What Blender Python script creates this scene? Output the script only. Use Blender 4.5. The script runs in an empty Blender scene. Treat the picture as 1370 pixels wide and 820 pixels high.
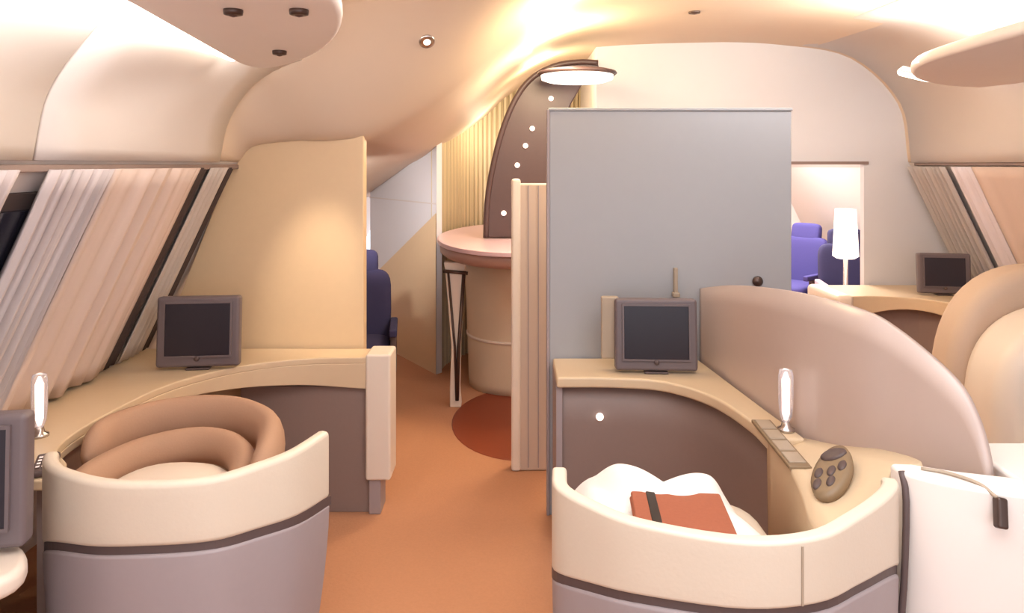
import bpy, bmesh, math, random
from mathutils import Vector
from mathutils.bvhtree import BVHTree
random.seed(7)
S = bpy.context.scene
C = S.collection
PI = math.pi
EYE = 1.6
F = 1000.0            # focal length in pixels of the 1370 wide frame
# ------------------------------------------------------------------ camera
cd = bpy.data.cameras.new('camera'); cam = bpy.data.objects.new('camera', cd); C.objects.link(cam)
cam.location = (0, 0, EYE); cam.rotation_euler = (PI/2, 0, 0)
cd.sensor_fit = 'HORIZONTAL'; cd.sensor_width = 36; cd.lens = 36*F/1370
cd.shift_y = -(410-220)/1370.0
cd.clip_start = 0.05
S.camera = cam
# ------------------------------------------------------------------ world and lights
w = bpy.data.worlds.new('cabin_world'); S.world = w; w.use_nodes = True
bg = w.node_tree.nodes['Background']; bg.inputs[0].default_value = (0.90, 0.96, 1.05, 1); bg.inputs[1].default_value = 1.35
def area(name, loc, rot, sx, sy, power, col=(1, .9, .8), spread=180):
    l = bpy.data.lights.new(name, 'AREA'); l.shape = 'RECTANGLE'; l.size = sx; l.size_y = sy
    l.energy = power; l.color = col; l.spread = math.radians(spread)
    o = bpy.data.objects.new(name, l); C.objects.link(o); o.location = loc; o.rotation_euler = rot
    return o
def point(name, loc, power, col=(1, .85, .65), r=.06):
    l = bpy.data.lights.new(name, 'POINT'); l.energy = power; l.color = col; l.shadow_soft_size = r
    o = bpy.data.objects.new(name, l); C.objects.link(o); o.location = loc; return o
def spot(name, loc, target, power, ang, col=(1, .85, .65), blend=.8, r=.05):
    l = bpy.data.lights.new(name, 'SPOT'); l.energy = power; l.color = col; l.shadow_soft_size = r
    l.spot_size = math.radians(ang); l.spot_blend = blend
    o = bpy.data.objects.new(name, l); C.objects.link(o); o.location = loc
    d = Vector(target)-Vector(loc); o.rotation_euler = d.to_track_quat('-Z', 'Y').to_euler(); return o
WARM = (1, .83, .64); SOFT = (.94, .97, 1.0); YEL = (1, .78, .46)
area('cabin_overhead_fill', (.5, 1.0, 2.36), (0, 0, 0), 2.2, 1.8, 40, SOFT)  # unseen area fill added overhead to brighten the cabin
area('cove_light_left', (-.90, 1.75, 2.07), (0, math.radians(98), 0), .07, 2.2, 15, (1, .97, .92))
area('back_wall_fill', (1.55, 3.15, 2.37), (math.radians(62), 0, 0), 1.6, .12, 9, SOFT, 150)  # added fill above the view, aimed to brighten the white back wall
area('cove_light_right', (2.2, 3.4, 2.16), (PI, math.radians(-15), 0), .9, 1.2, 26, (1, .95, .84))
area('vestibule_light', (.12, 4.5, 2.31), (0, 0, 0), .5, .6, 16, (1, .86, .66))
point('bar_vault_light', (.22, 5.45, 2.30), 11, YEL, .12)
point('bar_vault_light_front', (.30, 4.3, 2.24), 20, YEL, .12)
point('bar_vault_light_near', (.25, 3.4, 2.24), 12, YEL, .12)
point('slat_wall_light', (-.12, 6.15, 1.85), 5, (1, .84, .60), .12)
area('rear_room_light', (2.5, 7.0, 2.2), (0, 0, 0), 1.0, 1.2, 100, (1, .92, .85))
spot('door_wall_fill', (-1.08, 4.25, 1.50), (-.95, 6.25, 1.15), 75, 62, (1, .95, .93), 1.0)  # added fill hidden behind the bulkhead to brighten the slanted door wall
spot('bulkhead_glow_spot', (-.80, 2.98, 1.98), (-.93, 3.6, 1.02), 30, 34, WARM, 1.0)  # added spot without a fitting, imitates the reflected glow on the bulkhead
S.view_settings.view_transform = 'Standard'; S.view_settings.look = 'None'
S.view_settings.gamma = 1; S.view_settings.use_curve_mapping = False
S.view_settings.exposure = 0.55
# ------------------------------------------------------------------ materials
def lin(h):
    c = [int(h[i:i+2], 16)/255 for i in (0, 2, 4)]
    return tuple(x/12.92 if x <= .04045 else ((x+.055)/1.055)**2.4 for x in c)+(1,)
MATS = {}
def mat(name, hexc, rough=.6, metal=0, nscale=0, namt=.0, bump=0, emit=None, estr=0, trans=0, coat=0, wave=0, alpha=1):
    if name in MATS: return MATS[name]
    m = bpy.data.materials.new(name); m.use_nodes = True; nt = m.node_tree; b = nt.nodes['Principled BSDF']
    b.inputs['Base Color'].default_value = lin(hexc); b.inputs['Roughness'].default_value = rough
    b.inputs['Metallic'].default_value = metal
    b.inputs['Transmission Weight'].default_value = trans
    b.inputs['Coat Weight'].default_value = coat
    b.inputs['Alpha'].default_value = alpha
    if emit:
        b.inputs['Emission Color'].default_value = lin(emit); b.inputs['Emission Strength'].default_value = estr
    tc = nt.nodes.new('ShaderNodeTexCoord')
    n = nt.nodes.new('ShaderNodeTexNoise'); n.inputs['Scale'].default_value = nscale or 8; n.inputs['Detail'].default_value = 4
    nt.links.new(tc.outputs['Object'], n.inputs['Vector'])
    mx = nt.nodes.new('ShaderNodeMix'); mx.data_type = 'RGBA'; mx.blend_type = 'MULTIPLY'
    mx.inputs[0].default_value = namt or .04
    mx.inputs[6].default_value = lin(hexc); nt.links.new(n.outputs['Color'], mx.inputs[7])
    hs = nt.nodes.new('ShaderNodeHueSaturation'); hs.inputs['Saturation'].default_value = 1.0; hs.inputs['Value'].default_value = 1+.5*(namt or .04)
    nt.links.new(mx.outputs[2], hs.inputs['Color'])
    cr = nt.nodes.new('ShaderNodeRGBToBW'); nt.links.new(n.outputs['Color'], cr.inputs[0]); nt.links.new(cr.outputs[0], mx.inputs[7])
    if wave:
        wv = nt.nodes.new('ShaderNodeTexWave'); wv.inputs['Scale'].default_value = wave; wv.bands_direction = 'X'
        wv.inputs['Distortion'].default_value = 0
        nt.links.new(tc.outputs['Object'], wv.inputs['Vector'])
        m2 = nt.nodes.new('ShaderNodeMix'); m2.data_type = 'RGBA'; m2.blend_type = 'MULTIPLY'; m2.inputs[0].default_value = .22
        nt.links.new(hs.outputs[0], m2.inputs[6]); nt.links.new(wv.outputs['Color'], m2.inputs[7])
        nt.links.new(m2.outputs[2], b.inputs['Base Color'])
    else:
        nt.links.new(hs.outputs[0], b.inputs['Base Color'])
    if bump:
        bp = nt.nodes.new('ShaderNodeBump'); bp.inputs['Strength'].default_value = bump; bp.inputs['Distance'].default_value = .004
        nt.links.new(n.outputs['Fac'], bp.inputs['Height']); nt.links.new(bp.outputs[0], b.inputs['Normal'])
    MATS[name] = m; return m
M_carpet = mat('terracotta_carpet', 'C28B68', .95, nscale=90, namt=.18, bump=.4)
M_rug = mat('dark_red_floor_inlay', '8C4024', .5, nscale=60, namt=.15)
M_lining = mat('cream_sidewall_lining', 'D6CECA', .65)
M_ceil = mat('tan_ceiling_lining', 'D8C4B0', .6)
M_white = mat('white_wall_laminate', 'DCDADE', .55)
M_bulk = mat('warm_cream_laminate', 'DDC19C', .35, nscale=30, namt=.06)
M_grey = mat('pale_grey_laminate', 'A6A6A9', .5, nscale=20, namt=.05)
M_barbody = mat('pale_cream_bar_body', 'E0CDB2', .4, nscale=20, namt=.06)
M_rimtan = mat('light_tan_leather', 'CCB29B', .6, nscale=120, namt=.06)
M_pleat = mat('grey_pleated_drape', 'B9B0AE', .85, nscale=80, namt=.1)
M_winglow = mat('lilac_window_glow', 'E2DAE4', .8)  # glow of the right window put into a pale strip's colour
M_post = mat('pinkish_beige_laminate', 'CDB7A6', .45)
M_slat = mat('yellow_vertical_slat', 'D9C8A6', .5, wave=14)
M_cream = mat('cream_leather', 'DCCDBA', .42, nscale=120, namt=.05, bump=.08)
M_cream2 = mat('cream_counter', 'DAC2A2', .38, nscale=40, namt=.05)
M_creamlt = mat('light_cream_lacquer', 'E9DACB', .4)
M_mauve = mat('mauve_grey_shell', 'A29596', .5, nscale=60, namt=.06)
M_mauved = mat('dark_mauve_panel', '8F7A73', .55, nscale=60, namt=.08)
M_gap = mat('dark_gap_trim', '5A4A48', .5)
M_tan = mat('tan_suede', 'B48F76', .8, nscale=160, namt=.1, bump=.1)
M_screen = mat('pink_tan_divider', 'C4B0A7', .3, nscale=25, namt=.05)
M_whitelac = mat('white_lacquer', 'EFE6DF', .35)
M_duvet = mat('white_duvet_cotton', 'F4EEE8', .85, nscale=30, namt=.04, bump=.15)
M_terra = mat('terracotta_blanket', 'A05C42', .9, nscale=130, namt=.2, bump=.2)
M_black = mat('black_strap', '241A18', .6)
M_mon = mat('grey_plastic_housing', '6E6163', .45)
M_lcd = mat('dark_screen_glass', '241D28', .35)
M_dark = mat('dark_brown_panel', '54403F', .4, nscale=40, namt=.15)
M_metal = mat('brushed_dark_metal', '5A4A44', .35, metal=.7)
M_chrome = mat('chrome', 'C8C0BC', .2, metal=1)
M_blue = mat('navy_blue_fabric', '322F55', .85, nscale=150, namt=.15)
M_purple = mat('violet_blue_fabric', '4A4486', .85, nscale=150, namt=.2)
M_pink = mat('pink_bar_top', 'DDBFC8', .3)
M_barrim = mat('brown_pink_bar_edge', 'B08C80', .4)
M_sheer = mat('grey_white_drape', 'CFC4C4', .9, nscale=80, namt=.08)
M_pinkdrape = mat('pink_tan_drape', 'DCC7BD', .8, nscale=80, namt=.06)
M_beigedrape = mat('beige_grey_drape', 'C8BBB3', .85, nscale=80, namt=.1)
M_darkgap = mat('dark_frame_and_gap', '4A3C3A', .9)  # window frames, and dark strips standing in for gaps onto the glass
M_lampglow = mat('lit_lamp_diffuser', 'FFF6E8', .4, emit='FFF0E4', estr=1.3)
M_cove = mat('lit_cove_diffuser', 'FFF8EC', .4, emit='FFF2DE', estr=4)
M_spotglow = mat('lit_spot_lens', 'FFE6D8', .3, emit='FFE0D0', estr=1.6)
M_glass = mat('clear_glass', 'F4EEF4', .08, trans=.75)
M_window = mat('dark_window_glass', '2A2A38', .1, coat=.4)
M_board = mat('mauve_ceiling_board', 'EEE8E6', .5)
M_plastic = mat('beige_plastic', 'AC9A86', .45)
M_keypad = mat('olive_brown_keypad', '8A745A', .5)
# ------------------------------------------------------------------ builders
ORG = {}
def thing(name, label, cat, loc=(0, 0, 0), rotz=0, group=None, local=False):
    o = bpy.data.objects.new(name, None); C.objects.link(o); o.empty_display_size = .1
    o.location = loc; o.rotation_euler = (0, 0, rotz); o['label'] = label; o['category'] = cat
    if group: o['group'] = group
    ORG[o] = Vector((0, 0, 0)) if local else Vector(loc)
    return o
def tag(o, label, cat, group=None):
    o['label'] = label; o['category'] = cat
    if group: o['group'] = group
    return o
def struct(o): o['kind'] = 'structure'; return o
def obj(name, vf, material, parent=None, smooth=False, bevel=0, bseg=3, sub=0, solid=0, label=None):
    verts, faces = vf
    if parent is not None: org = ORG[parent]
    else:
        xs = [v[0] for v in verts]; ys = [v[1] for v in verts]; zs = [v[2] for v in verts]
        org = Vector(((min(xs)+max(xs))/2, (min(ys)+max(ys))/2, min(zs)))
    me = bpy.data.meshes.new(name)
    me.from_pydata([tuple(Vector(v)-org) for v in verts], [], faces)
    bm = bmesh.new(); bm.from_mesh(me)
    bmesh.ops.remove_doubles(bm, verts=bm.verts, dist=1e-5)
    bmesh.ops.recalc_face_normals(bm, faces=bm.faces); bm.to_mesh(me); bm.free()
    o = bpy.data.objects.new(name, me); C.objects.link(o); me.materials.append(material)
    if parent is not None: o.parent = parent
    else: o.location = org
    ORG[o] = org
    if smooth:
        for p in me.polygons: p.use_smooth = True
    if solid:
        m = o.modifiers.new('thickness', 'SOLIDIFY'); m.thickness = solid; m.offset = 0
    if bevel:
        m = o.modifiers.new('bevel', 'BEVEL'); m.width = bevel; m.segments = bseg; m.limit_method = 'ANGLE'; m.angle_limit = math.radians(35)
        m.harden_normals = False
        for p in me.polygons: p.use_smooth = True
        wn = o.modifiers.new('normals', 'WEIGHTED_NORMAL'); wn.keep_sharp = False
    if sub:
        m = o.modifiers.new('subsurf', 'SUBSURF'); m.levels = sub; m.render_levels = sub
    if label: o['label'] = label
    return o
def box(x0, x1, y0, y1, z0, z1):
    v = [(x, y, z) for z in (z0, z1) for y in (y0, y1) for x in (x0, x1)]
    return v, [(0, 1, 3, 2), (4, 6, 7, 5), (0, 4, 5, 1), (2, 3, 7, 6), (0, 2, 6, 4), (1, 5, 7, 3)]
def join(*vfs):
    V, Fc = [], []
    for v, f in vfs:
        k = len(V); V += list(v); Fc += [tuple(i+k for i in q) for q in f]
    return V, Fc
def xf(vf, loc=(0, 0, 0), rot=(0, 0, 0)):
    from mathutils import Euler
    R = Euler(rot).to_matrix(); L = Vector(loc)
    return [tuple(R @ Vector(v)+L) for v in vf[0]], vf[1]
def prism(poly, z0, z1):
    n = len(poly)
    v = [(x, y, z0) for x, y in poly]+[(x, y, z1) for x, y in poly]
    f = [tuple(range(n-1, -1, -1)), tuple(range(n, 2*n))]+[(i, (i+1) % n, n+(i+1) % n, n+i) for i in range(n)]
    return v, f
def prism_xz(poly, y0, y1):
    n = len(poly)
    v = [(x, y0, z) for x, z in poly]+[(x, y1, z) for x, z in poly]
    f = [tuple(range(n)), tuple(range(2*n-1, n-1, -1))]+[(i, n+i, n+(i+1) % n, (i+1) % n) for i in range(n)]
    return v, f
def spline(pts, n=24):
    P = [Vector(p) for p in pts]; P = [2*P[0]-P[1]]+P+[2*P[-1]-P[-2]]
    out = []; segs = len(P)-3
    for k in range(n+1):
        t = k/n*segs; i = min(int(t), segs-1); u = t-i
        a, b, c, d = P[i:i+4]
        out.append(.5*((2*b)+(c-a)*u+(2*a-5*b+4*c-d)*u*u+(3*b-a-3*c+d)*u**3))
    return out
def loft(rows, closed=False, cap=False):
    m = len(rows[0]); v = [tuple(p) for r in rows for p in r]; f = []
    for i in range(len(rows)-1):
        for j in range(m if closed else m-1):
            k = (j+1) % m
            f.append((i*m+j, i*m+k, (i+1)*m+k, (i+1)*m+j))
    if cap:
        f.append(tuple(range(m-1, -1, -1))); f.append(tuple(range((len(rows)-1)*m, len(rows)*m)))
    return v, f
def tube(path, r, seg=12, ry=None, up=(0, 0, 1)):
    """swept closed ellipse: r sideways, ry along 'up'"""
    P = [Vector(p) for p in path]; rows = []
    for i, p in enumerate(P):
        t = (P[min(i+1, len(P)-1)]-P[max(i-1, 0)]).normalized()
        u = Vector(up); s = t.cross(u)
        if s.length < 1e-4: s = t.cross(Vector((1, 0, 0)))
        s.normalize(); u = s.cross(t).normalized()
        ra = r[i] if isinstance(r, (list, tuple)) else r
        rb = (ry[i] if isinstance(ry, (list, tuple)) else ry) if ry else ra
        rows.append([p+s*ra*math.cos(a)+u*rb*math.sin(a) for a in [2*PI*k/seg for k in range(seg)]])
    return loft(rows, True, True)
def rtaper(n, r, k=4):
    return [r*min(1, math.sqrt(max(.02, 1-(1-min(i, n-i)/k)**2)) if min(i, n-i) < k else 1) for i in range(n+1)]
def lathe(prof, c=(0, 0, 0), seg=24, sx=1, sy=1):
    rows = [[(c[0]+r*sx*math.cos(2*PI*k/seg), c[1]+r*sy*math.sin(2*PI*k/seg), c[2]+z) for k in range(seg)] for r, z in prof]
    return loft(rows, True, True)
def sgn(v, e): return math.copysign(abs(v)**e, v)
def puff(c, r, e1=.5, e2=.5, nu=28, nv=14):
    rows = []
    for i in range(nv+1):
        a = -PI/2+PI*i/nv; a = max(min(a, PI/2-.02), -PI/2+.02)
        rows.append([(c[0]+r[0]*sgn(math.cos(a), e1)*sgn(math.cos(b), e2), c[1]+r[1]*sgn(math.cos(a), e1)*sgn(math.sin(b), e2), c[2]+r[2]*sgn(math.sin(a), e1)) for b in [2*PI*k/nu for k in range(nu)]])
    return loft(rows, True, True)
def wall_band(path, zlo, zhi, th, inset=None, nz=4):
    """upright curved band of real thickness th along a plan path; zlo/zhi functions of u in 0..1; inset(z) shrinks towards the middle"""
    n = len(path)-1; P = [Vector((p[0], p[1])) for p in path]
    cen = sum(P, Vector((0, 0)))/len(P)
    rows = []
    for i, p in enumerate(P):
        t = (P[min(i+1, n)]-P[max(i-1, 0)]).normalized(); nrm = Vector((-t.y, t.x))
        u = i/n; a, b = zlo(u), zhi(u); ring = []
        for k in range(nz+1):
            z = a+(b-a)*k/nz; q = p
            if inset: q = cen+(p-cen)*inset(z)
            ring.append((q.x, q.y, z))
        for k in range(nz, -1, -1):
            z = a+(b-a)*k/nz; q = p
            if inset: q = cen+(p-cen)*inset(z)
            q = q+nrm*th; ring.append((q.x, q.y, z))
        rows.append(ring)
    return loft(rows, True, True)
# ------------------------------------------------------------------ setting
struct(obj('floor', box(-2.3, 3.9, -1.6, 9.0, -.1, 0), M_carpet))
# ceiling: three cross-sections blended front to back
PA = [(-1.33, 1.62), (-1.285, 1.81), (-1.16, 1.98), (-.98, 2.16), (-.6, 2.33), (-.2, 2.41), (.2, 2.43), (.7, 2.43), (1.4, 2.42), (2.0, 2.40), (2.5, 2.30), (2.85, 2.0), (2.93, 1.62)]
PB = [(-1.33, 1.62), (-1.25, 1.70), (-1.05, 1.725), (-.85, 1.73), (-.68, 1.745), (-.3, 1.98), (.0, 2.24), (.45, 2.44), (1.4, 2.48), (2.0, 2.46), (2.5, 2.36), (2.85, 2.04), (2.93, 1.62)]
PC = [(-1.40, 1.30), (-1.25, 1.39), (-1.05, 1.50), (-.85, 1.61), (-.64, 1.71), (-.3, 1.98), (.0, 2.26), (.45, 2.46), (1.4, 2.52), (2.0, 2.50), (2.5, 2.40), (2.85, 2.06), (2.93, 1.62)]
def ss(a, b, x):
    t = max(0, min(1, (x-a)/(b-a))); return t*t*(3-2*t)
def section(Y):
    out = []
    for i in range(13):
        lo = 3.36-.5*max(0, min(1, (i-2)/4)); hi = 3.60+.25*max(0, min(1, (i-3)/3))
        t = ss(lo, hi, Y); u = ss(3.7, 6.2, Y)
        a = Vector(PA[i]).lerp(Vector(PB[i]), t).lerp(Vector(PC[i]), u)
        out.append(Vector((a.x, Y, a.y)))
    return spline(out, 60)
ys = [-1.6, -.6, .4, 1.4, 2.2, 2.7]+[2.85+.04*i for i in range(28)]+[4.1, 4.5, 5.0, 5.5, 6.0, 6.5, 7.0, 8.0, 9.0]
ceil_vf = loft([section(y) for y in ys])
ceiling = struct(obj('ceiling', ceil_vf, M_ceil, smooth=True, solid=.03))
ceil_bvh = BVHTree.FromPolygons([Vector(v) for v in ceil_vf[0]], ceil_vf[1])
def ceil_at(x, y): return ceil_bvh.ray_cast(Vector((x, y, 1.0)), Vector((0, 0, 1)))[0]
def on_ceiling(px, py):
    d = Vector(((px-685)/F, 1, (220-py)/F)).normalized()
    return ceil_bvh.ray_cast(Vector((0, 0, EYE)), d)
# sloping side walls
def side(prof, y0, y1):
    return loft([[(x, y, z) for x, z in prof] for y in (y0, y1)])
LW = [(-2.02, 0), (-1.92, .3), (-1.78, .70), (-1.36, 1.58), (-1.33, 1.62)]
RW = [(3.62, 0), (3.52, .3), (3.38, .70), (2.96, 1.58), (2.93, 1.62)]
struct(obj('wall_left', side(LW, -1.6, 9.0), M_lining, solid=.03))
struct(obj('wall_right', side(RW, -1.6, 9.0), M_lining, solid=.03))
# lining joint and upper lining panels of the sidewall (cream skins over the ceiling's outer haunch)
def skin(Y0, Y1, off, k0=0, k1=16):
    rows = []
    for y in [Y0+(Y1-Y0)*i/6 for i in range(7)]:
        s = section(y)[k0:k1]; rows.append([(p.x+off, y, p.z-abs(off)*.4) for p in s])
    return loft(rows)
struct(obj('trim_1', skin(-1.5, 2.035, .018), M_lining, smooth=True, solid=.012))
struct(obj('trim_2', skin(2.05, 3.34, .018), M_lining, smooth=True, solid=.012))
struct(obj('trim_3', skin(-1.5, 5.44, -.018, 45, 61), M_lining, smooth=True, solid=.012))
# curtain rails at the head of the window band
struct(obj('trim_4', box(-1.36, -1.315, .2, 3.60, 1.578, 1.60), M_mauved, bevel=.004))
struct(obj('trim_5', box(2.915, 2.96, .2, 5.42, 1.592, 1.612), M_mauved, bevel=.004))
# windows in the sloping band
def wallX(side_, z):
    P = LW if side_ < 0 else RW
    for (xa, za), (xb, zb) in zip(P, P[1:]):
        if za <= z <= zb: return xa+(xb-xa)*(z-za)/(zb-za)
def winpanel(s, y0, y1, z0, z1, off):
    return [(wallX(s, z)-s*off, y, z) for z in (z0, z1) for y in (y0, y1)], [(0, 1, 3, 2)]
for n, (s, y0, y1) in enumerate([(-1, 1.4, 2.3), (-1, 2.5, 3.05), (1, 3.55, 4.25)]):
    wdw = struct(obj('window_%d' % (n+1), winpanel(s, y0, y1, .86, 1.52, .022), M_darkgap, solid=.01))
    obj('pane', winpanel(s, y0+.05, y1-.05, .91, 1.47, .032), M_window, wdw, solid=.008)
# left bulkhead behind the desk
bl = struct(obj('wall_front_left', prism_xz([(-1.98, 0), (-.715, 0), (-.715, 1.76), (-1.26, 1.76), (-1.36, 1.58)], 3.60, 3.68), M_bulk, bevel=.006))
# slanted door-zone wall and slatted vault wall behind the bar
A, B = Vector((-.575, 5.7)), Vector((-1.30, 6.85)); dAB = (A-B).normalized(); nAB = Vector((dAB.y, -dAB.x))
def quad_wall(a, b, za, zb, z0=0, th=.06, n=Vector((0, 1))):
    n = Vector(n)*th
    v = [(a.x, a.y, z0), (b.x, b.y, z0), (b.x, b.y, zb), (a.x, a.y, za), (a.x+n.x, a.y+n.y, z0), (b.x+n.x, b.y+n.y, z0), (b.x+n.x, b.y+n.y, zb), (a.x+n.x, a.y+n.y, za)]
    return v, [(0, 1, 2, 3), (7, 6, 5, 4), (0, 4, 5, 1), (1, 5, 6, 2), (2, 6, 7, 3), (3, 7, 4, 0)]
wd = struct(obj('wall_back_left', quad_wall(A, B, 1.80, 1.45, n=(.6, .8)), M_white))
struct(obj('trim_6', quad_wall(A+Vector((-.004, -.012)), B+Vector((-.004, -.012)), 1.23, .55, .0, .01), M_bulk))
struct(obj('trim_7', quad_wall(A+Vector((-.004, -.014)), B+Vector((-.004, -.014)), 1.305, 1.305, 1.295, .01), M_lining))
slat_path = spline([(-.575, 5.76, 0), (-.5, 6.1, 0), (-.2, 6.6, 0), (.3, 6.8, 0), (.7, 6.8, 0)], 24)
struct(obj('wall_back', wall_band(slat_path, lambda u: 0, lambda u: 2.5, .05), M_slat, smooth=True))
# ribs of the slatted wall
sp = spline([(-.575, 5.76, 0), (-.5, 6.1, 0), (-.2, 6.6, 0), (.3, 6.8, 0), (.7, 6.8, 0)], 40)
struct(obj('trim_8', join(*[box(p.x-.012, p.x+.012, p.y-.03, p.y+.0, .0, 2.45) for p in sp]), M_slat))
# white cross bulkhead with an opening at its right
def bz(x): return ceil_at(x, 5.5).z+.02
WX = [.62, 1.0, 1.4, 1.8, 2.2, 2.55, 2.75, 2.88, 2.925]
top = [(x, bz(x)) for x in WX if x < 2.9]
poly = [(.62, 0), (1.75, 0), (1.75, 1.61), (2.59, 1.61), (2.59, 0), (3.58, 0), (3.40, .70), (2.97, 1.58), (2.93, 1.66)]+top[::-1]
struct(obj('wall_back_right', prism_xz(poly, 5.5, 5.56), M_white))
struct(obj('trim_9', box(1.75, 2.62, 5.488, 5.505, 1.60, 1.622), M_mauved))
struct(obj('wall_return', box(.62, .68, 5.56, 6.85, 0, 2.5), M_white))
struct(obj('wall_far', box(.6, 3.6, 8.4, 8.46, 0, 2.5), M_lining))
# ------------------------------------------------------------------ hanging ceiling boards with cove light
def board(name, label, poly, z):
    o = obj(name, prism(poly, z, z+.05), M_board, bevel=.02); return tag(o, label, 'ceiling panel', 'lowered ceiling boards with cove light')
kb = .86
pl = [(-1.02, .6), (-1.03, 2.0), (-1.13, 2.8)]+[tuple(p)[:2] for p in spline([(-1.16, 3.05), (-1.17, 3.28), (-1.10, 3.36), (-.95, 3.22), (-.75, 2.9), (-.58, 2.5), (-.48, 2.1), (-.45, 1.7)], 24)]+[(-.45, .6)]
pl = [(x*kb, y*kb) for x, y in pl]
lb = board('ceiling_board', 'pink-beige lowered ceiling board over the left suite, three small dark fittings in it', pl, 1.97)
pr = [tuple(p)[:2] for p in spline([(1.66, 1.6), (1.68, 2.2), (1.70, 2.8), (1.78, 3.3), (2.02, 3.75), (2.35, 4.08), (2.62, 4.2)], 24)]+[(2.70, 4.0), (2.70, 1.6)]
rb = board('ceiling_board', 'tan lowered ceiling board with a rounded tip at upper right', pr, 2.03)
cl = thing('cove_light', 'long bright cove light strip along the outer edge of the left ceiling board', 'light strip', (-1.1, 2.0, 2.05))
cp_ = spline([(-.90, .6, 2.02), (-.915, 1.72, 2.02), (-1.0, 2.41, 2.02), (-1.028, 2.62, 2.02), (-1.035, 2.82, 2.02)], 24)
obj('channel', tube(cp_, .016, 8), M_whitelac, cl, smooth=True)
obj('diffuser', tube([p+Vector((-.02, 0, -.012)) for p in cp_], .02, 10), M_cove, cl, smooth=True)
cr_ = thing('cove_light', 'short bright cove light strip behind the right ceiling board tip', 'light strip', (2.3, 4.1, 2.05))
cp_ = spline([(1.99, 3.80, 2.085), (2.33, 4.12, 2.085), (2.60, 4.24, 2.085)], 16)
obj('channel', tube(cp_, .016, 8), M_whitelac, cr_, smooth=True)
obj('diffuser', tube([p+Vector((.0, .02, -.012)) for p in cp_], .02, 10), M_cove, cr_, smooth=True)
def fitting(c, nrm, r, label, group, lit):
    t = thing('ceiling_spotlight', label, 'spotlight', tuple(c), 0, group, local=True)
    t.rotation_euler = Vector(nrm).to_track_quat('Z', 'Y').to_euler() if nrm else (PI, 0, 0)
    obj('bezel', lathe([(r*.7, -.012), (r, -.012), (r*1.05, .0), (r, .008), (r*.72, .01)]), M_chrome if lit else M_metal, t, smooth=True)
    obj('lens', lathe([(r*.7, -.008), (r*.72, .004), (r*.4, .012), (.002, .014)]), M_spotglow if lit else M_dark, t, smooth=True)
    return t
def board_hit(px, py, z):
    Y = (z-EYE)*F/(220-py); return ((px-685)/F*Y, Y, z)
for (px, py), lab in zip([(312, 13), (400, 13), (374, 68)], ['small dark ceiling fitting nearest the bright cove edge of the left ceiling board', 'small dark ceiling fitting at the upper inner side of the left ceiling board', 'small dark ceiling fitting nearest the tip of the left ceiling board']):
    c = board_hit(px, py, 1.97); fitting((c[0], c[1], 1.966), None, .022, lab, 'dark fittings in the left board', False)
h = on_ceiling(571, 50); fitting(h[0]-Vector((0, 0, .016)), h[1] if h[1].z < 0 else -h[1], .035, 'lit round downlight alone in the tan ceiling slope left of the arch', None, True)
h = on_ceiling(929, 12); fitting(h[0]-Vector((0, 0, .018)), h[1] if h[1].z < 0 else -h[1], .032, 'small dark round fitting in the ceiling above the grey partition', None, False)
# ------------------------------------------------------------------ curtains on the sloping window band
def curtain(name, label, s, y0, y1, folds, amp, m, z0=.735, z1=1.585, lift=.035, pinch=0, group=None, jitter=0, sway=0):
    n = max(24, folds*10); rows = []
    ph = [random.uniform(-1, 1)*jitter for _ in range(folds+2)]
    for k in range(13):
        z = z0+(z1-z0)*k/12; row = []
        f = k/12
        for i in range(n+1):
            u = i/n
            yy = y0+(y1-y0)*u
            if pinch: yy = (y0+y1)/2+(yy-(y0+y1)/2)*(1-pinch*math.sin(PI*f*.9))
            yy += sway*math.sin(f*PI*.9)*(1-u)*.6
            a = 2*PI*folds*u+ph[int(u*folds)]
            off = lift+amp*(math.sin(a)+.35*math.sin(2.3*a+1+f*1.5))
            row.append((wallX(s, z)-s*(off+.01), yy, z+s*0))
        rows.append(row)
    o = obj(name, loft(rows), m, smooth=True, solid=.004)
    return tag(o, label, 'curtain', group)
curtain('curtain', 'gathered grey-white curtain at the left edge of the photo', -1, 1.30, 1.97, 10, .022, M_sheer, jitter=1.4, lift=.06)
curtain('curtain', 'gathered grey-white curtain next to the pink-tan one at the left window', -1, 2.07, 2.40, 6, .022, M_sheer, jitter=1.4, lift=.06, pinch=.12)
curtain('curtain', 'smooth pink-tan curtain drawn across the left window, in broad soft folds', -1, 2.42, 3.13, 4, .017, M_pinkdrape, lift=.05, jitter=1.3)
curtain('curtain', 'dark strip standing in for the window gap between the pink-tan curtain and the beige one', -1, 3.145, 3.235, 1, .006, M_darkgap, lift=.03)
curtain('curtain', 'narrow beige-grey curtain strip left of the cream bulkhead', -1, 3.25, 3.46, 4, .010, M_beigedrape, lift=.035)
curtain('curtain', 'thin dark strip standing in for the window gap touching the left cream bulkhead', -1, 3.475, 3.54, 1, .005, M_darkgap, lift=.03)
curtain('curtain', 'grey pleated curtain above the far right monitor', 1, 4.99, 5.45, 8, .024, M_pleat, lift=.055, jitter=1.0)
curtain('curtain', 'narrow strip with lilac-white window glow put into its colour, beside the grey pleated curtain on the right', 1, 4.74, 4.965, 2, .008, M_winglow, lift=.035)
curtain('curtain', 'pale pink smooth curtain at the right edge above the rounded seat back', 1, 3.6, 4.725, 3, .010, M_pinkdrape, lift=.04)
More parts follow.
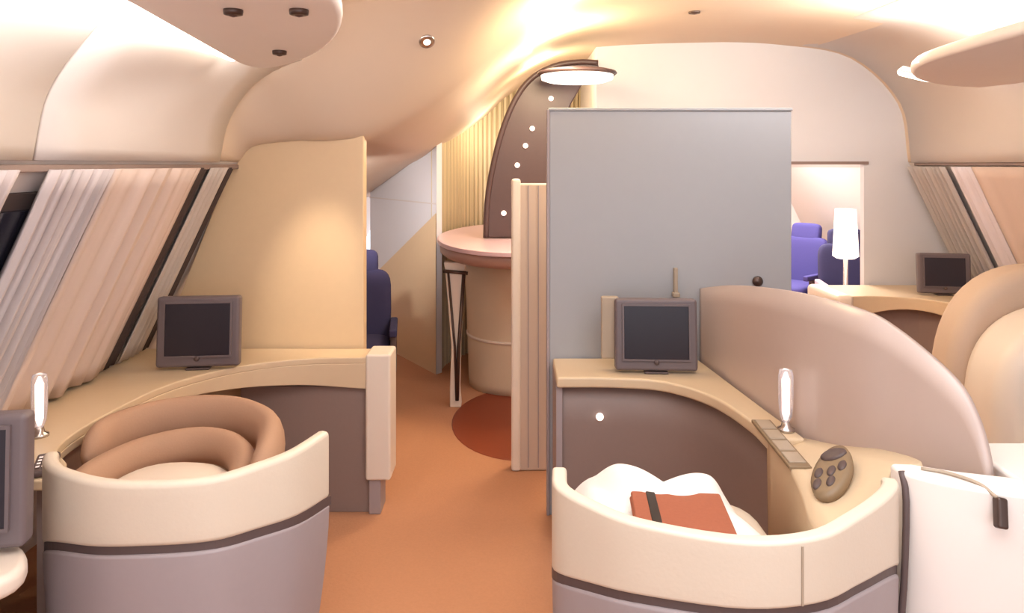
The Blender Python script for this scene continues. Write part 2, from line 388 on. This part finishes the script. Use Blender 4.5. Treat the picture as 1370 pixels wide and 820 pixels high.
# ------------------------------------------------------------------ monitors
def monitor(label, loc, rotz, wd=.345, ht=.30, tilt=.08, bracket=False, z=0, group='desk monitors'):
    t = thing('monitor', label, 'monitor', loc, rotz, group, local=True)
    rx = (tilt, 0, 0); up = (0, 0, .014)
    def T(vf): return xf(vf, up, (-tilt, 0, 0))
    h_ = obj('housing', T(box(-wd/2, wd/2, 0, .055, 0, ht)), M_mon, t, bevel=.014)
    b = .038
    ix, iz0, iz1 = wd/2-b, b+.012, ht-b*.8
    obj('screen', T(box(-ix, ix, -.006, .004, iz0, iz1)), M_lcd, t, bevel=.002)
    fr = [box(-ix-.008, ix+.008, -.009, .0, iz1, iz1+.008), box(-ix-.008, ix+.008, -.009, .0, iz0-.008, iz0), box(-ix-.008, -ix, -.009, .0, iz0, iz1), box(ix, ix+.008, -.009, .0, iz0, iz1)]
    obj('bezel', T(join(*fr)), M_mon, t)
    obj('button', xf(lathe([(.011, 0), (.011, .006), (.007, .009), (.001, .01)], (0, 0, 0), 14), (0, .0, .052), (PI/2, 0, 0)), M_gap, t, smooth=True)
    obj('foot', join(box(-.05, .05, .0, .09, .001, .010), box(-.035, .035, .03, .062, .009, .05)), M_gap, t, bevel=.005)
    if bracket: obj('bracket', xf(box(-wd/2-.055, -wd/2+.02, .05, .085, .05, ht+.015), (0, 0, 0), (0, 0, 0)), M_plastic, t, bevel=.008)
    return t
DZ = .72
# ------------------------------------------------------------------ left suite: desk
def xy(p): return [tuple(q)[:2] for q in p]
inner = xy(spline([(-.665, 3.41), (-.95, 3.385), (-1.2, 3.25), (-1.37, 3.0), (-1.425, 2.7), (-1.435, 2.45), (-1.40, 2.30), (-1.31, 2.2), (-1.27, 2.08)], 30))
dk = thing('desk', 'cream wrap-around desk with grey front under the left monitor', 'desk', (-1.2, 3.4, 0))
outer = [(-1.745, 2.08), (-1.75, 3.575), (-.665, 3.575)]
obj('worktop', prism(inner+outer, DZ-.03, DZ), M_cream2, dk, bevel=.006)
ap = [Vector((x, y, 0)) for x, y in inner]
obj('apron', wall_band(ap, lambda u: DZ-.145+.09*min(1, u*2.2), lambda u: DZ-.028, -.03), M_cream2, dk, bevel=.004)
obj('side_panel', box(-.668, -.553, 3.40, 3.575, .16, .735), M_creamlt, dk, bevel=.012, label='light cream end panel facing the aisle')
obj('leg', box(-.655, -.60, 3.415, 3.55, 0, .165), M_mauve, dk, bevel=.006)
obj('front_panel', join(box(-1.25, -.655, 3.44, 3.46, 0, DZ-.14), ), M_mauved, dk, bevel=.004)
obj('side_front_panel', wall_band([Vector((x-.05, y+.05, 0)) for x, y in inner[12:]], lambda u: .0, lambda u: DZ-.03, -.03), M_mauved, dk)
monitor('grey monitor standing on the left desk in front of the cream bulkhead', (-1.345, 3.19, DZ), math.radians(6), bracket=False)
# glass reading lamps
def glass_lamp(label, loc):
    t = thing('glass_lamp', label, 'lamp', loc, 0, 'slim glass lamps on the desks', local=True)
    obj('base', lathe([(.028, 0), (.028, .008), (.016, .014), (.012, .03)]), M_chrome, t, smooth=True)
    obj('shade', lathe([(.011, .03), (.02, .05), (.024, .10), (.024, .18), (.02, .20), (.004, .205)]), M_glass, t, smooth=True)
    obj('bulb', lathe([(.004, .04), (.008, .06), (.009, .17), (.003, .19)], seg=12), M_lampglow, t, smooth=True)
    return t
glass_lamp('slim glass lamp on the left desk by the window curtain', (-1.53, 2.42, DZ))
# ------------------------------------------------------------------ left suite: armchair
def shell(t, pts, th=.036, taper=.30, seam=None, band_lo=(.60, .70, .66)):
    pth = spline([(x, y, 0) for x, y in pts], 40)
    lo = lambda u: band_lo[0]+(band_lo[1]-band_lo[0])*math.sin(min(1, u*2)*PI/2) if u < .5 else band_lo[2]+(band_lo[1]-band_lo[2])*math.sin(min(1, (1-u)*2)*PI/2)
    obj('rim_band', wall_band(pth, lo, lambda u: .85, th), M_cream, t, bevel=.014)
    obj('gap_trim', wall_band([p+Vector((0, .008, 0)) for p in pth], lambda u: lo(u)-.022, lambda u: lo(u)+.004, th-.012), M_gap, t)
    obj('lower_shell', wall_band(pth, lambda u: .02, lambda u: lo(u)-.018, th, inset=lambda z: 1-taper*max(0, 1-z/.65)**1.6*.8, nz=10), M_mauve, t, smooth=False, bevel=.008)
    obj('plinth', wall_band(pth, lambda u: 0, lambda u: .03, th, inset=lambda z: 1-taper*.95), M_gap, t)
    if seam is not None:
        i = int(seam*40); p = pth[i]
        obj('seam', box(p.x-.002, p.x+.002, p.y-.003, p.y+.01, lo(seam)+.005, .838), M_plastic, t)
ac = thing('armchair', 'cream and mauve shell armchair with rolled tan cushions, left of the aisle', 'armchair', (-.9, 2.1, 0))
shell(ac, [(-1.225, 1.955), (-1.19, 1.895), (-1.12, 1.83), (-.98, 1.765), (-.84, 1.755), (-.71, 1.785), (-.625, 1.866), (-.56, 1.96), (-.512, 2.11)])
n = 36
arc = spline([(-1.345, 2.36, .67), (-1.36, 2.52, .675), (-1.28, 2.65, .68), (-1.13, 2.71, .685), (-.97, 2.68, .685), (-.83, 2.55, .68), (-.77, 2.36, .665), (-.755, 2.2, .655)], n)
obj('outer_cushion', tube(arc, rtaper(n, .045), 18, rtaper(n, .078)), M_tan, ac, smooth=True)
arc2 = spline([(-1.27, 2.1, .62), (-1.29, 2.30, .63), (-1.23, 2.47, .635), (-1.10, 2.555, .64), (-.97, 2.53, .64), (-.87, 2.42, .63), (-.82, 2.25, .615), (-.81, 2.1, .60)], n)
obj('inner_cushion', tube(arc2, rtaper(n, .045), 18, rtaper(n, .06)), M_tan, ac, smooth=True)
obj('back_cushion', puff((-1.055, 2.22, .545), (.205, .26, .115), .7, .8), M_creamlt, ac, smooth=True)
obj('seat_cushion', puff((-.95, 2.1, .42), (.27, .26, .10), .5, .6), M_cream, ac, smooth=True)
obj('base', lathe([(.20, 0), (.20, .02), (.06, .05), (.05, .33), (.18, .36)], (-.95, 2.12, 0)), M_gap, ac, smooth=True)
hs = thing('handset', 'small dark control handset on the left armchair beside the tan cushions', 'handset', (-1.35, 2.165, DZ+.001), math.radians(25), None, local=True)
obj('body', box(-.03, .03, -.075, .075, 0, .02), M_gap, hs, bevel=.008)
obj('keys', join(*[box(-.02+.015*i, -.01+.015*i, -.055+.025*j, -.04+.025*j, .018, .024) for i in range(3) for j in range(4)]), M_chrome, hs)
# near-left neighbouring desk end and its monitor
nd = thing('desk', 'rounded cream desk end at the bottom left corner under the near monitor', 'desk', (-1.4, 1.5, 0))
pp = [(-1.73, 1.40), (-1.73, 1.80)]+xy(spline([(-1.3, 1.80), (-1.17, 1.755), (-1.095, 1.69), (-1.07, 1.62), (-1.11, 1.56), (-1.2, 1.5), (-1.35, 1.40)], 16))
obj('worktop', prism(pp, DZ-.05, DZ), M_creamlt, nd, bevel=.018)
pq = [(-1.72, 1.44), (-1.72, 1.78), (-1.3, 1.76), (-1.19, 1.70), (-1.15, 1.63), (-1.2, 1.56), (-1.36, 1.44)]
obj('front_panel', prism(pq, 0, DZ-.045), M_gap, nd, bevel=.01)
monitor('dark-faced monitor cut off by the left edge of the photo', (-1.27, 1.655, DZ), math.radians(10), tilt=.04)
# ------------------------------------------------------------------ middle suite: grey partition
gp = thing('partition', 'tall pale grey partition panel behind the middle suite', 'partition', (.72, 3.43, 0))
obj('panel', box(.17, 1.276, 3.41, 3.45, 0, 1.846), M_grey, gp, bevel=.006)
obj('edge_strip', box(.158, .172, 3.405, 3.455, 0, 1.85), M_mauve, gp, bevel=.003)
obj('top_cap', box(.165, 1.28, 3.405, 3.455, 1.845, 1.858), M_grey, gp, bevel=.003)
tab = obj('reading_light', join(box(.735, .752, 3.385, 3.412, 1.01, 1.13), box(.728, .759, 3.372, 3.412, 1.0, 1.02)), M_plastic, gp, bevel=.004)
obj('knob', xf(lathe([(.022, 0), (.024, .012), (.012, .02), (.001, .022)], seg=16), (1.118, 3.411, 1.068), (PI/2, 0, 0)), M_metal, gp, smooth=True)
# post partition beside the aisle
po = thing('aisle_post', 'narrow beige upright panel between the aisle floor and the grey partition', 'post', (.09, 3.93, 0))
obj('post', box(.0, .20, 3.90, 3.99, 0, 1.50), M_post, po, bevel=.012)
obj('edge_strip', box(-.004, .045, 3.888, 3.99, 0, 1.525), M_creamlt, po, bevel=.015, label='lighter rounded edge strip')
obj('groove', join(box(.082, .087, 3.895, 3.91, .02, 1.49), box(.135, .140, 3.895, 3.91, .02, 1.49)), M_mauve, po)
# ------------------------------------------------------------------ middle suite: desk with console wing
md = thing('desk', 'curved cream desk wrapping round the middle bed suite', 'desk', (.6, 3.0, 0))
mi = xy(spline([(.185, 3.09), (.42, 3.085), (.62, 3.03), (.755, 2.85), (.815, 2.6), (.825, 2.4)], 30))
mo = [(.945, 2.4), (.91, 2.7), (.84, 3.40), (.185, 3.40)]
obj('worktop', prism(mi+mo, DZ-.045, DZ), M_cream2, md, bevel=.01)
path = [Vector((x, y, 0)) for x, y in mi]
obj('front_panel', wall_band([p+Vector((.0, .05, 0)) if p.x < .6 else p+Vector((.05, .03, 0)) for p in path]+[Vector((.87, 2.2, 0)), Vector((.84, 1.95, 0))], lambda u: 0, lambda u: DZ-.04, .02), M_mauved, md, smooth=True)
obj('side_front_panel', box(.185, .21, 3.12, 3.40, 0, DZ-.04), M_mauve, md)
obj('socket', xf(lathe([(.016, 0), (.016, .006), (.006, .012), (.001, .013)], seg=14), (.367, 3.128, .545), (PI/2, 0, 0)), M_lampglow, md, smooth=True, label='small lit round lamp on grey desk front')
# rising console wing
wo = spline([(.945, 2.42, .715), (.985, 2.25, .755), (1.03, 2.07, .81), (1.04, 1.90, .845), (.945, 1.855, .85)], 16)
wi = spline([(.825, 2.42, .715), (.82, 2.25, .72), (.79, 2.05, .715), (.76, 1.88, .70), (.80, 1.76, .70)], 16)
rows = []
for k in range(17):
    a, b = wi[k], wo[k]
    rows.append([(a.x+.01, a.y, .05), (a.x, a.y, a.z-.02)]+[tuple(a.lerp(b, t)-Vector((0, 0, .02*math.sin(PI*t)))) for t in (0, .2, .4, .6, .8, 1)]+[(b.x+.012, b.y, b.z-.03), (b.x+.012, b.y, .05)])
obj('console', loft(rows, True, True), M_cream2, md, smooth=True)
kp_c = Vector((.846, 2.36, .728))
kd = Vector((-.02, -.45, 0)).normalized(); ks = Vector((kd.y, -kd.x, 0))
def along(c, u, v, z, k=kd, s=ks): return tuple(c+k*u+s*v+Vector((0, 0, z)))
def slab(c, u0, u1, v0, v1, z0, z1, k=kd, s=ks):
    v = [along(c, u, q, z, k, s) for z in (z0, z1) for q in (v0, v1) for u in (u0, u1)]
    return v, [(0, 1, 3, 2), (4, 6, 7, 5), (0, 4, 5, 1), (2, 3, 7, 6), (0, 2, 6, 4), (1, 5, 7, 3)]
kp = obj('keypad', slab(kp_c, -.20, .20, -.03, .035, -.012, -.001), M_keypad, md, bevel=.003)
obj('key', join(*[slab(kp_c, -.185+.094*i, -.185+.085+.094*i-.008, -.022, .027, -.003, .003) for i in range(4)]), M_plastic, kp, bevel=.002)
# oval control pad on the wing
cp = obj('control_pad', xf(lathe([(.075, -.02), (.08, -.006), (.078, .006), (.06, .009), (.002, .008)], seg=32, sx=.68, sy=1.5), (.872, 2.04, .762), (math.radians(16), math.radians(-24), math.radians(-38))), M_keypad, md, smooth=True)
PADR = ((.872, 2.04, .762), (math.radians(16), math.radians(-24), math.radians(-38)))
obj('dial', xf(lathe([(.03, .004), (.03, .012), (.024, .016), (.001, .017)], (0, .066, 0), 20, 1.25, .9), *PADR), M_gap, cp, smooth=True)
for x, y in ((-.026, -.062), (.012, -.06), (-.03, -.012), (.006, -.012), (.034, .004)):
    obj('button', xf(lathe([(.012, .004), (.012, .011), (.009, .014), (.001, .015)], (x, y, 0), 14, 1.0, 1.9), *PADR), M_gap, cp, smooth=True)
monitor('grey monitor on the middle desk in front of the grey partition', (.606, 3.13, DZ), math.radians(-3), bracket=True)
glass_lamp('slim glass lamp on the middle desk at the foot of the pink divider', (.905, 2.47, DZ+.001))
# ------------------------------------------------------------------ pink divider between the middle suites
top_pts = spline([(.865, 3.40, 1.035), (.875, 3.29, 1.06), (.905, 3.0, 1.115), (.955, 2.54, 1.168), (1.02, 2.2, 1.175), (1.064, 2.07, 1.145), (1.12, 1.90, 1.06), (1.138, 1.835, .985), (1.145, 1.80, .90), (1.147, 1.79, .84)], 40)
rows = [[(p.x, p.y, p.z-(p.z-.5)*k/8) for k in range(9)] for p in top_pts]
dv = obj('privacy_divider', loft(rows), M_screen, smooth=True, solid=.022, bevel=0)
tag(dv, 'pink-tan curved divider screen between the two middle suites', 'divider')
# ------------------------------------------------------------------ middle suite: bed seat
bs = thing('bed_seat', 'cream shell bed seat in the middle suite, in the foreground', 'bed seat', (.5, 1.9, 0))
shell(bs, [(.10, 1.86), (.10, 1.745), (.165, 1.645), (.265, 1.556), (.46, 1.485), (.62, 1.505), (.742, 1.59), (.85, 1.685), (.905, 1.75), (.922, 1.79)], seam=.53, band_lo=(.61, .715, .63), taper=.10)
obj('mattress', puff((.43, 1.99, .49), (.29, .30, .10), .3, .35), M_cream, bs, smooth=True)
obj('bed_base', box(.17, .69, 1.74, 2.26, .02, .41), M_mauved, bs, bevel=.03)
def duvet():
    rows = []
    NX, NY = 44, 40
    for j in range(NY+1):
        v = j/NY; row = []
        for i in range(NX+1):
            u = i/NX
            yf = 1.80-.20*math.sin(PI*min(1, u*1.02))+.02*u
            yb = 2.16+.04*math.sin(u*7.0+.6)-.05*u
            x = .165+(.435+.10*(1-v))*u
            e = min(1, min(u, 1-u)*5, min(v, 1-v)*5); e = math.sin(e*PI/2)
            g = max(ss(.62, .95, v)*(.4+.6*ss(.08, .3, u)), .35*(1-ss(.10, .36, u)))
            lump = .115*g*(.66+.34*abs(math.sin(PI*(u-.17)/.37)))+.010*math.sin(v*7+u*5)
            z = .595+e*(.075+lump)
            row.append((x, yf+(yb-yf)*v, z))
        rows.append(row)
    return loft(rows)
du = tag(obj('duvet', duvet(), M_duvet, smooth=True, solid=.03, sub=1), 'puffy white duvet spread on the middle bed seat', 'duvet')
bk = thing('folded_blanket', 'folded terracotta blanket with black strap lying on white duvet', 'blanket', (.425, 1.865, .698), 0, local=True)
bk.rotation_euler = (math.radians(2), 0, math.radians(-4))
obj('fold', join(box(-.12, .12, -.13, .13, 0, .012), box(-.117, .118, -.128, .128, .013, .026)), M_terra, bk, bevel=.007)
obj('strap', box(-.078, -.054, -.133, .133, -.003, .029), M_black, bk, bevel=.003)
# ------------------------------------------------------------------ white console right of the middle suite
wc = thing('side_console', 'glossy white rounded console at the lower right corner', 'console', (1.4, 1.8, 0))
front = spline([(.93, 1.845, 0), (.938, 1.79, 0), (1.0, 1.73, 0), (1.14, 1.665, 0), (1.35, 1.61, 0), (1.6, 1.58, 0), (2.0, 1.57, 0)], 24)
vs, fs = prism(xy(front)+[(2.05, 1.98), (1.19, 1.98), (1.18, 1.76), (1.06, 1.80), (.98, 1.84)], .0, .865)
obj('body', (vs, fs), M_whitelac, wc, bevel=.03, bseg=5)
obj('gap_trim', tube(spline([(.938, 1.80, .862), (.936, 1.775, .80), (.925, 1.765, .6), (.905, 1.76, .40), (.88, 1.75, .02)], 12), .008, 8), M_gap, wc, smooth=True)
lt = obj('latch', xf(box(-.012, .012, -.012, .012, -.035, .03), (1.09, 1.668, .825), (math.radians(-20), .2, 0)), M_metal, wc, bevel=.006)
obj('cable', tube(spline([(.985, 1.80, .868), (1.03, 1.77, .870), (1.07, 1.715, .868), (1.088, 1.676, .852)], 14), .004, 6), M_plastic, wc, smooth=True)
# ------------------------------------------------------------------ right window suite
rc = thing('armchair', 'rounded cream seat back with tan rim at the right edge', 'armchair', (2.35, 3.3, 0))
def dome(cx, rx, zt, y0, y1, z0=.1, e=.8, nn=28):
    pts = [(cx-rx, z0)]+[(cx-rx*sgn(math.cos(a), e), .55+(zt-.55)*sgn(math.sin(a), e)) for a in [PI*k/nn for k in range(nn+1)]]+[(cx+rx, z0)]
    return prism_xz(pts, y0, y1)
obj('backrest_shell', dome(2.43, .49, 1.145, 3.30, 3.52), M_rimtan, rc, bevel=.07, bseg=5, label='tan outer rim')
obj('back_cushion', dome(2.43, .455, 1.0, 3.0, 3.34), M_creamlt, rc, bevel=.10, bseg=6)
obj('seat_cushion', puff((2.4, 2.75, .40), (.42, .35, .12), .5, .5), M_cream, rc, smooth=True)
obj('base', box(2.05, 2.75, 2.5, 3.45, 0, .34), M_mauve, rc, bevel=.03)
rd = thing('desk', 'cream arched desk under the far right monitor by the back wall', 'desk', (2.7, 5.1, 0))
ri = xy(spline([(2.19, 4.97), (2.42, 5.0), (2.66, 4.92), (2.82, 4.7), (2.9, 4.4)], 20))
obj('worktop', prism(ri+[(3.33, 4.4), (3.33, 5.46), (2.19, 5.46)], DZ-.03, DZ), M_cream2, rd, bevel=.008)
obj('apron', wall_band([Vector((x, y, 0)) for x, y in ri], lambda u: DZ-.20+.12*math.sin(PI*u), lambda u: DZ-.02, .03), M_cream2, rd, bevel=.006)
obj('side_panel', box(2.15, 2.27, 4.95, 5.46, .05, DZ+.012), M_creamlt, rd, bevel=.03)
obj('front_panel', wall_band([Vector((x+.06, y+.08, 0)) for x, y in ri], lambda u: 0, lambda u: DZ-.03, .02), M_mauved, rd)
monitor('dark monitor on the far right desk in front of curtain', (2.90, 5.0, DZ), math.radians(-10), wd=.33, ht=.27)
# ------------------------------------------------------------------ bar
bar = thing('bar_counter', 'oval bar counter with pink top at the end of the aisle', 'bar', (.03, 5.5, 0))
ex, ey = .03, 5.5
obj('bar_top', lathe([(.002, 1.085), (.545, 1.085), (.57, 1.078), (.57, 1.05)][::-1], (ex, ey, 0), 48, 1, 1.9), M_pink, bar, smooth=False, bevel=.004)
obj('bar_edge', lathe([(.555, 1.055), (.55, .99), (.52, .965), (.40, .95)][::-1], (ex, ey, 0), 48, 1, 1.9), M_barrim, bar, smooth=True)
obj('bar_body', lathe([(.345, 0), (.35, .06), (.36, .4), (.375, .75), (.40, .96)], (ex, ey+.02, 0), 48, 1, 1.1), M_barbody, bar, smooth=True)
obj('band', lathe([(.355, .36), (.366, .36), (.368, .375), (.36, .38)], (ex, ey+.02, 0), 48, 1, 1.1), M_creamlt, bar, smooth=True)
lg = obj('leg', loft([[(x0, y, z) , (x1, y, z), (x1, y+.1, z), (x0, y+.1, z)] for x0, x1, y, z in ((-.41, -.335, 4.92, 0), (-.41, -.345, 4.92, .12), (-.40, -.34, 4.92, .4), (-.44, -.31, 4.92, .9), (-.45, -.30, 4.92, .955))], True, True), M_creamlt, bar, bevel=.008)
obj('trim', join(tube([(-.365, 4.91, .05), (-.375, 4.91, .4), (-.42, 4.91, .9)], .008, 8), tube([(-.36, 4.91, .05), (-.35, 4.91, .4), (-.315, 4.91, .9)], .012, 8), tube([(-.45, 4.91, .90), (-.29, 4.91, .885)], .012, 8)), M_metal, lg, smooth=True, label='dark metal edging')
# dark arched fin with lamps
fn = thing('lit_arch', 'dark brown curved arch with small lamps rising from the bar top', 'arch', (.1, 5.2, 1.08))
Yf = 5.2
def q(px, py, Y=Yf): return ((px-685)/F*Y, EYE-(py-220)/F*Y)
left = [q(*p) for p in ((650, 318), (652, 270), (659, 225), (672, 175), (690, 132), (712, 104), (742, 88), (775, 83), (800, 84))]
left = xy(spline([(a, b, 0) for a, b in left], 36))
right = [q(802, 92), q(790, 98), q(775, 120), q(756, 160), q(748, 230), q(746, 318)]
right = xy(spline([(a, b, 0) for a, b in right], 20))
obj('panel', prism_xz([(x, z) for x, z in left+right], Yf, Yf+.10), M_dark, fn, bevel=.01)
rim = tube([(x, Yf+.0, z) for x, z in left], .02, 8)
obj('edge', rim, M_dark, fn, smooth=True)
for px, py in ((737, 132), (712, 172), (703, 195), (692, 221), (674, 285)):
    x, z = q(px, py); lens = py in (150, 252)
    obj('lamp', xf(lathe([(.016, -.004), (.018, .004), (.014, .012), (.001, .014)], seg=16), (x, Yf-.008, z), (PI/2, 0, 0)), M_spotglow, fn, smooth=True)
cz = EYE+.118*4.75
hood = obj('hood', lathe([(.05, .025), (.22, .022), (.258, .012), (.265, 0), (.25, -.012), (.2, -.005), (.01, .0)], (.43, 4.95, cz+.04), 40, 1, 1.0), M_dark, fn, smooth=True)
obj('hood_diffuser', lathe([(.24, .0), (.235, -.03), (.19, -.045), (.002, -.05)], (.43, 4.95, cz+.03), 40), M_lampglow, hood, smooth=True, label='round white lit diffuser')
# dark floor inlay
fl = obj('floor_inlay', lathe([(.002, .004), (.43, .004), (.435, .001)], (.06, 4.68, 0), 48, 1, 1.5), M_rug)
tag(fl, 'dark red-brown oval inlay in the orange floor before the bar', 'rug')
# ------------------------------------------------------------------ blue seats beyond
def blue_seat(label, loc, rotz, m, group=None, sc=1, arm=False):
    t = thing('cabin_seat', label, 'seat', loc, rotz, group, local=True)
    obj('seat_base', box(-.2, .2, -.2, .2, 0, .30), M_gap, t, bevel=.02)
    obj('seat_cushion', puff((0, -.02, .37), (.24, .25, .08), .4, .4), m, t, smooth=True)
    obj('backrest', xf(puff((0, 0, .28), (.24, .06, .28), .35, .35), (0, .22, .32), (math.radians(-8), 0, 0)), m, t, smooth=True)
    obj('headrest', xf(puff((0, 0, .1), (.15, .05, .11), .4, .4), (0, .29, .80), (math.radians(-8), 0, 0)), m, t, smooth=True)
    for s in (-1, 1):
        obj('armrest', box(s*.26-.025, s*.26+.025, -.2, .22, .50, .55), m if not arm else M_pink, t, bevel=.012)
        obj('armrest_support', box(s*.26-.02, s*.26+.02, -.1, .15, .25, .51), M_gap, t, bevel=.005)
    return t
blue_seat('dark navy seat just behind the right edge of the left bulkhead', (-1.04, 4.9, 0), math.radians(8), M_blue)
blue_seat('violet-blue seat seen through the opening, nearest the grey partition', (2.74, 7.35, 0), math.radians(-50), M_purple, 'blue seats in the rear room')
blue_seat('dark blue seat with pink armrests by the lit lamp in the opening', (3.02, 6.6, 0), math.radians(-10), M_blue, 'blue seats in the rear room', arm=True)
lp = thing('table_lamp', 'glowing white lamp shade standing among the blue seats through the opening', 'lamp', (2.70, 6.05, 0), local=True)
obj('base', lathe([(.12, 0), (.12, .02), (.02, .05), (.018, .86)]), M_chrome, lp, smooth=True)
obj('lamp_shade', lathe([(.07, .84), (.10, .86), (.08, 1.24), (.07, 1.24)]), M_lampglow, lp, smooth=True)
